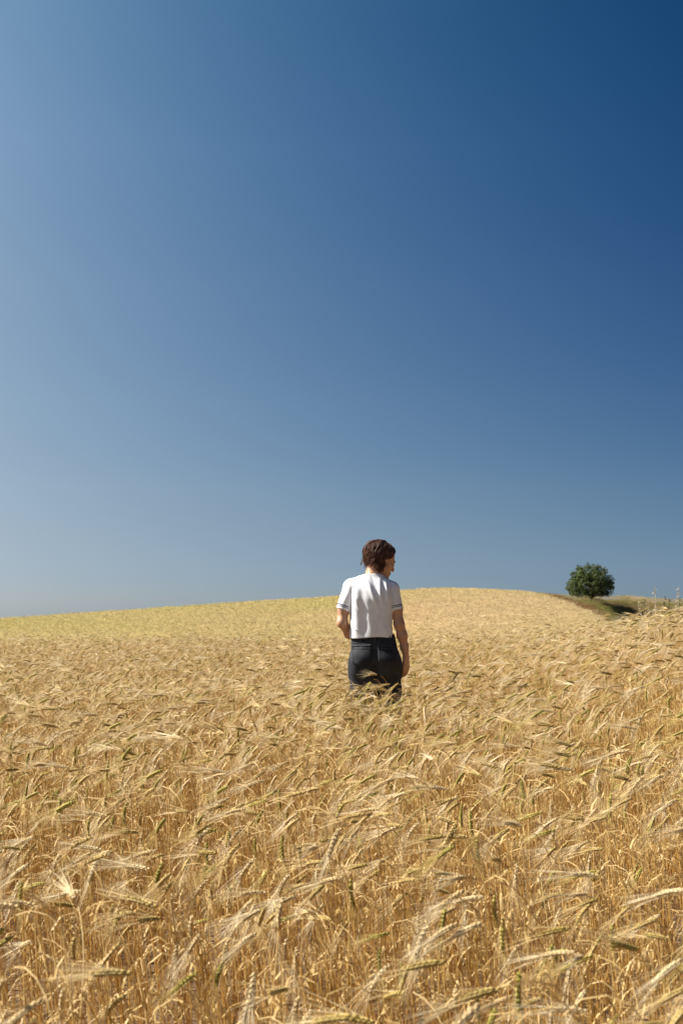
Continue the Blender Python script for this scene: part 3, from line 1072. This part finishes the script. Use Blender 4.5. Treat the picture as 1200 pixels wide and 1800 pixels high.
HF.displace(waves)
V, Q = HF.nets()
hair = obj('hair', mesh_np('hair', V, Q, [m_hair]), person)
lk = MB()
hr = random.Random(11)
clumps_h = []
for i in range(84):
    clumps_h.append((((i * .618034) % 1 * 2 - 1) * math.pi + hr.gauss(0, .05), hr.uniform(.03, .75), hr.uniform(.007, .015), hr.uniform(8, 13), hr.uniform(0, 6.28),
                     hr.uniform(-.024, .044), -.082 + hr.uniform(-.022, .034), hr.uniform(1.0, 1.11)))
for i in range(1260):
    c0 = clumps_h[i % 84]
    stray = hr.random() < .06
    th0 = c0[0] + hr.gauss(0, .08)
    side = 1 if th0 > 0 else -1
    front = max(0.0, 1 - abs(th0) / 1.5)
    ph0, amp, fr, phs = max(.03, c0[1] + hr.gauss(0, .1)), c0[2] * hr.uniform(.8, 1.2), c0[3], c0[4] + hr.gauss(0, .25)
    flick, zend, lay = c0[5] + hr.gauss(0, .005), c0[6] + hr.gauss(0, .007), c0[7] + hr.gauss(0, .012) + (.07 if stray else 0)
    n = 18
    P_, rad = [], []
    fat = hr.uniform(.0016, .0040) if not stray else .0012
    for k in range(n):
        t = k / (n - 1)
        th = th0 + side * front * 1.75 * t ** .8
        fall = min(1, t * 1.5)
        ph = ph0 + (1.62 - ph0) * fall
        rr_ = hair_r(th, ph) * lay * (1 + .36 * max(0, -math.cos(th)) * fall + .07 * fall)
        x_, y_, z_ = rr_ * math.sin(ph) * math.sin(th), rr_ * math.sin(ph) * math.cos(th) - .018, rr_ * math.cos(ph) + .05
        if t * 1.5 > 1:
            g = (t * 1.5 - 1) / .5
            z_ = z_ + (zend - z_) * g
            tuck = 1 - .36 * g * g
            x_ *= tuck
            y_ = (y_ + .018) * tuck - .018
            fl = flick * max(0, g - .55) * 2.2
            x_ += math.sin(th) * fl; y_ += math.cos(th) * fl
            z_ += abs(fl) * .35
        wv = amp * math.sin(fr * t + phs) * min(1, t * 2.2)
        wn_ = amp * .7 * math.cos(fr * t + phs * 1.7) * min(1, t * 2.2)
        x_ += math.cos(th) * wv + math.sin(th) * wn_; y_ += -math.sin(th) * wv + math.cos(th) * wn_
        if y_ > .030 and z_ < .080:
            break
        if abs(x_) > .05 and (y_ + .004) ** 2 + (z_ - .004) ** 2 < .026 ** 2:
            y_ -= .026
        P_.append(hp(x_, y_, z_))
        rad.append(HS * fat * (1 - .8 * t ** 3) * hr.uniform(.9, 1.1))
    if len(P_) > 4:
        rad[-1] = .0006
        rad[0] *= .4
        lk.tube(P_, rad, 6)
obj('hair_locks', lk.mesh('hair_locks', [m_hair], True), hair)['kind'] = 'stuff'

# ---- small things of the face and neck
for s in (-1, 1):
    mb = MB()
    mb.tube([hp(.016 * s, .0885, .033), hp(.034 * s, .086, .037), hp(.048 * s, .074, .033)], [.0016, .002, .001], 6)
    obj('eyebrow', mb.mesh('eyebrow', [m_hair], True), person)
    E_ = Field(hp(.031 * s, .088, .010) - .016, hp(.031 * s, .088, .010) + .016, .0015)
    E_.ell(hp(.031 * s, .0895, .0095), hv((.0085, .005, .0055)), .001, HM)
    V, Q = E_.nets()
    obj('eye', mesh_np('eye', V, Q, [m_eye]), person)
mb = MB()
nk = [(.003 + .0580 * math.cos(t), .020 + .0575 * math.sin(t), 1.513 - .05 * max(0, math.sin(t)) + .004 * math.cos(t)) for t in np.linspace(0, 2 * math.pi, 41)]
mb.tube(nk, [.0016] * 41, 5)
obj('necklace', mb.mesh('necklace', [m_metal], True), person)

person.location = (PERSON[0], PERSON[1], float(ground(PERSON[0], PERSON[1])) - .01)

# ------------------------------------------------------------------ tree, bushes and weeds
M_LEAFT = plant_mat('tree_leaf', (.042, .070, .014), (.085, .115, .024), .2, 1.7, .3)
M_BARK = cloth_mat('bark', (.06, .045, .03), (.13, .10, .07), 8, .95, .8, 30, 0.0)


def leaf_quads(mb, c, n, rad, size, r, squash=.8, out=None):
    for _ in range(n):
        d = Vector((r.gauss(0, 1), r.gauss(0, 1), r.gauss(0, 1) * squash))
        d = d.normalized() * rad * r.random() ** .45
        p = c + d
        nrm = (d.normalized() * .7 + Vector((r.uniform(-1, 1), r.uniform(-1, 1), r.uniform(-.3, 1)))).normalized()
        a = nrm.cross(Vector((r.uniform(-1, 1), r.uniform(-1, 1), r.uniform(-1, 1)))).normalized()
        b = nrm.cross(a)
        s = size * r.uniform(.7, 1.3)
        mb.add([p - a * s, p + b * s * .5, p + a * s, p - b * s * .5], [(0, 1, 2, 3)])


def make_tree():
    r = random.Random(5)
    bz = float(ground(TREE_X, TREE_Y))
    root = bpy.data.objects.new('oak_tree', None)
    COL.objects.link(root)
    root.location = (TREE_X, TREE_Y, bz - .05)
    prop(root, 'lone round dark green tree on the grassy crest of the hill', 'tree')
    W, H1 = 2.12, 3.60
    clumps = []
    tries = 0
    while len(clumps) < 190 and tries < 20000:
        tries += 1
        x, y, z = r.uniform(-W, W), r.uniform(-W, W), r.uniform(.70, H1 - .3)
        zc = 1.30
        q = (x / W) ** 2 + (y / W) ** 2 + ((z - zc) / (H1 - zc if z > zc else .85)) ** 2
        if q > .92 or q < .12:
            continue
        if abs(x - .35) < .32 and z < 1.0 and y < .5:
            continue
        if abs(x + .05) < .30 and z < 1.0:
            continue
        if any((Vector((x, y, z)) - c).length < .28 for c in clumps):
            continue
        clumps.append(Vector((x, y, z)))
    tr = MB()
    tr.tube([(0, 0, 0), (.02, 0, .35), (-.02, .02, .75), (.05, .03, 1.3)], [.20, .15, .12, .08], 9)
    obj('trunk', tr.mesh('trunk', [M_BARK], True), root)
    fork = [Vector((0, 0, .45)), Vector((-.02, .02, .75)), Vector((.03, .02, 1.1))]
    for k, c in enumerate(clumps):
        if k % 4 == 0:
            lm = MB()
            f0 = r.choice(fork)
            mid = f0 + (c - f0) * .5 + Vector((r.uniform(-.1, .1), r.uniform(-.1, .1), r.uniform(.0, .18)))
            lm.tube([f0, f0 + (mid - f0) * .5 + Vector((0, 0, .04)), mid, c], [.06, .045, .03, .012], 6)
            obj('limb', lm.mesh('limb', [M_BARK], True), root)
    cr = MB()
    for c in clumps:
        leaf_quads(cr, c, r.randint(110, 190), r.uniform(.24, .40), .052, r)
    for c in clumps[::3]:                         # stray twigs beyond the outline
        o_ = c + (c - Vector((0, 0, 1.2))).normalized() * r.uniform(.25, .38)
        leaf_quads(cr, o_, 28, .13, .05, r)
    co = obj('crown', cr.mesh('crown', [M_LEAFT]), root)
    co['kind'] = 'stuff'


make_tree()

M_BUSH = plant_mat('bush_leaf', (.045, .065, .022), (.085, .10, .035), .2, 4, .2)
M_BROWN = plant_mat('dry_bush_leaf', (.16, .105, .05), (.24, .16, .08), .2, 4, .2)


def bush(px, yd, w, h, label, mat, seed):
    r = random.Random(seed)
    x = (px - 600) / FPX * yd
    root = bpy.data.objects.new('low_bush', None)
    COL.objects.link(root)
    root.location = (x, yd, float(ground(x, yd)))
    prop(root, label, 'bush', 'small bushes along the crest of the hill')
    st = MB()
    cr = MB()
    for k in range(9):
        t = Vector((r.uniform(-w, w) * .5, r.uniform(-w, w) * .4, h * r.uniform(.45, .95)))
        st.tube([(0, 0, 0), t * .5 + Vector((0, 0, .05)), t], [.012, .009, .004], 4)
        leaf_quads(cr, t, 60, w * .20, .035, r)
        leaf_quads(cr, t * .6, 40, w * .22, .035, r)
    obj('stems', st.mesh('stems', [M_BARK]), root)['kind'] = 'stuff'
    obj('foliage', cr.mesh('foliage', [mat]), root)['kind'] = 'stuff'


bush(937, 121.5, .75, .62, 'small dark green bush on the hill crest to the left of the tree', M_BUSH, 1)
bush(921, 120.5, .60, .55, 'smaller green brown bush beside the dark bush on the hill crest', M_BROWN, 2)
bush(864, 117.5, 1.35, .62, 'wide low brown bush midway along the hill crest', M_BROWN, 3)

M_DRYW = plant_mat('dry_weed_straw', (.52, .44, .30), (.66, .58, .43), .3, 60, .2)
M_WEEDG = plant_mat('weed_leaf', (.040, .058, .022), (.075, .09, .035), .2, 30, .2)


def weed_base(px, yd, top_px):
    x = (px - 600) / FPX * yd
    z = float(ground(x, yd))
    return x, z, CAM_Z + (1060 - top_px) / FPX * yd - z


def dry_weed(px, yd, top_px, leanx, label, seed, bushy=False):
    r = random.Random(seed)
    x, z, h = weed_base(px, yd, top_px)
    root = bpy.data.objects.new('dry_weed', None)
    COL.objects.link(root)
    root.location = (x, yd, z)
    prop(root, label, 'weed', 'dry weeds at the edge of the barley')
    st, sd = MB(), MB()
    tops = [(leanx, 0, h)] if not bushy else [(leanx + r.uniform(-.12, .12), r.uniform(-.1, .1), h * r.uniform(.82, 1.0)) for _ in range(6)]
    for t in tops:
        t = Vector(t)
        b = Vector((-t.x * .2, 0, 0))
        P_ = [b.lerp(t, k / 9) + Vector((.012 * math.sin(k), .01 * math.cos(k * 1.3), 0)) for k in range(10)]
        st.tube(P_, [.0065 - .00045 * k for k in range(10)], 5)
        for k in range(60 if not bushy else 26):
            q = b.lerp(t, r.uniform(.70 if not bushy else .78, 1.0))
            leaf_quads(sd, q + Vector((r.gauss(0, .013), r.gauss(0, .013), 0)), 3, .012, .0085, r)
        for k in range(3):
            q = b.lerp(t, r.uniform(.6, .8))
            e = q + Vector((r.uniform(-.07, .07), r.uniform(-.05, .05), r.uniform(.05, .11)))
            st.tube([q, (q + e) / 2 + Vector((0, 0, -.008)), e], [.004, .003, .002], 4)
            leaf_quads(sd, e, 16, .018, .008, r)
    obj('stem', st.mesh('stem', [M_DRYW]), root)['kind'] = 'stuff' if bushy else 'thing'
    obj('seed_head', sd.mesh('seed_head', [M_DRYW]), root)['kind'] = 'stuff'


def leafy_weed(px, yd, top_px, label, seed, w=.14):
    r = random.Random(seed)
    x, z, h = weed_base(px, yd, top_px)
    root = bpy.data.objects.new('leafy_weed', None)
    COL.objects.link(root)
    root.location = (x, yd, z)
    prop(root, label, 'weed', 'dark leafy weeds at the edge of the barley')
    st, lf = MB(), MB()
    st.tube([(0, 0, 0), (.01, 0, h * .5), (0, .01, h * .96)], [.007, .005, .003], 6)
    for k in range(46):
        zz = h * r.uniform(.45, 1.0)
        az = r.uniform(0, 6.28)
        d = Vector((math.cos(az), math.sin(az), r.uniform(.1, .9)))
        L = w * r.uniform(.5, 1.0) * (1.25 - zz / h)
        s = d.cross(Vector((0, 0, 1))).normalized()
        b = Vector((0, 0, zz))
        lf.ribbon([b, b + d * L * .5, b + d * L + Vector((0, 0, -.02))], [.012, .028, .003], s)
    obj('stem', st.mesh('stem', [M_WEEDG]), root)
    obj('leaves', lf.mesh('leaves', [M_WEEDG]), root)['kind'] = 'stuff'


dry_weed(1149, 18.5, 1031, .0, 'tall straight pale dry weed stalk standing against the sky', 21)
dry_weed(1183, 18.2, 1033, .05, 'pale dry weed stalk leaning right against the sky', 22)
dry_weed(1199, 18.0, 1044, .0, 'bushy pale dry weed at the right edge of the picture', 23, True)
dry_weed(1139, 19.0, 1047, -.05, 'short pale dry weed just left of the tall straight stalk', 24, True)
leafy_weed(1166, 18.0, 1049, 'upright dark green weed between the two tall dry stalks', 31)
leafy_weed(1174, 18.4, 1052, 'smaller dark green weed touching the left side of the leaning stalk', 32)
leafy_weed(1130, 18.8, 1053, 'dark weed tuft farthest left behind the barley tops', 33, .2)
leafy_weed(1192, 17.8, 1055, 'low dark weed under the bushy dry weed', 34, .2)
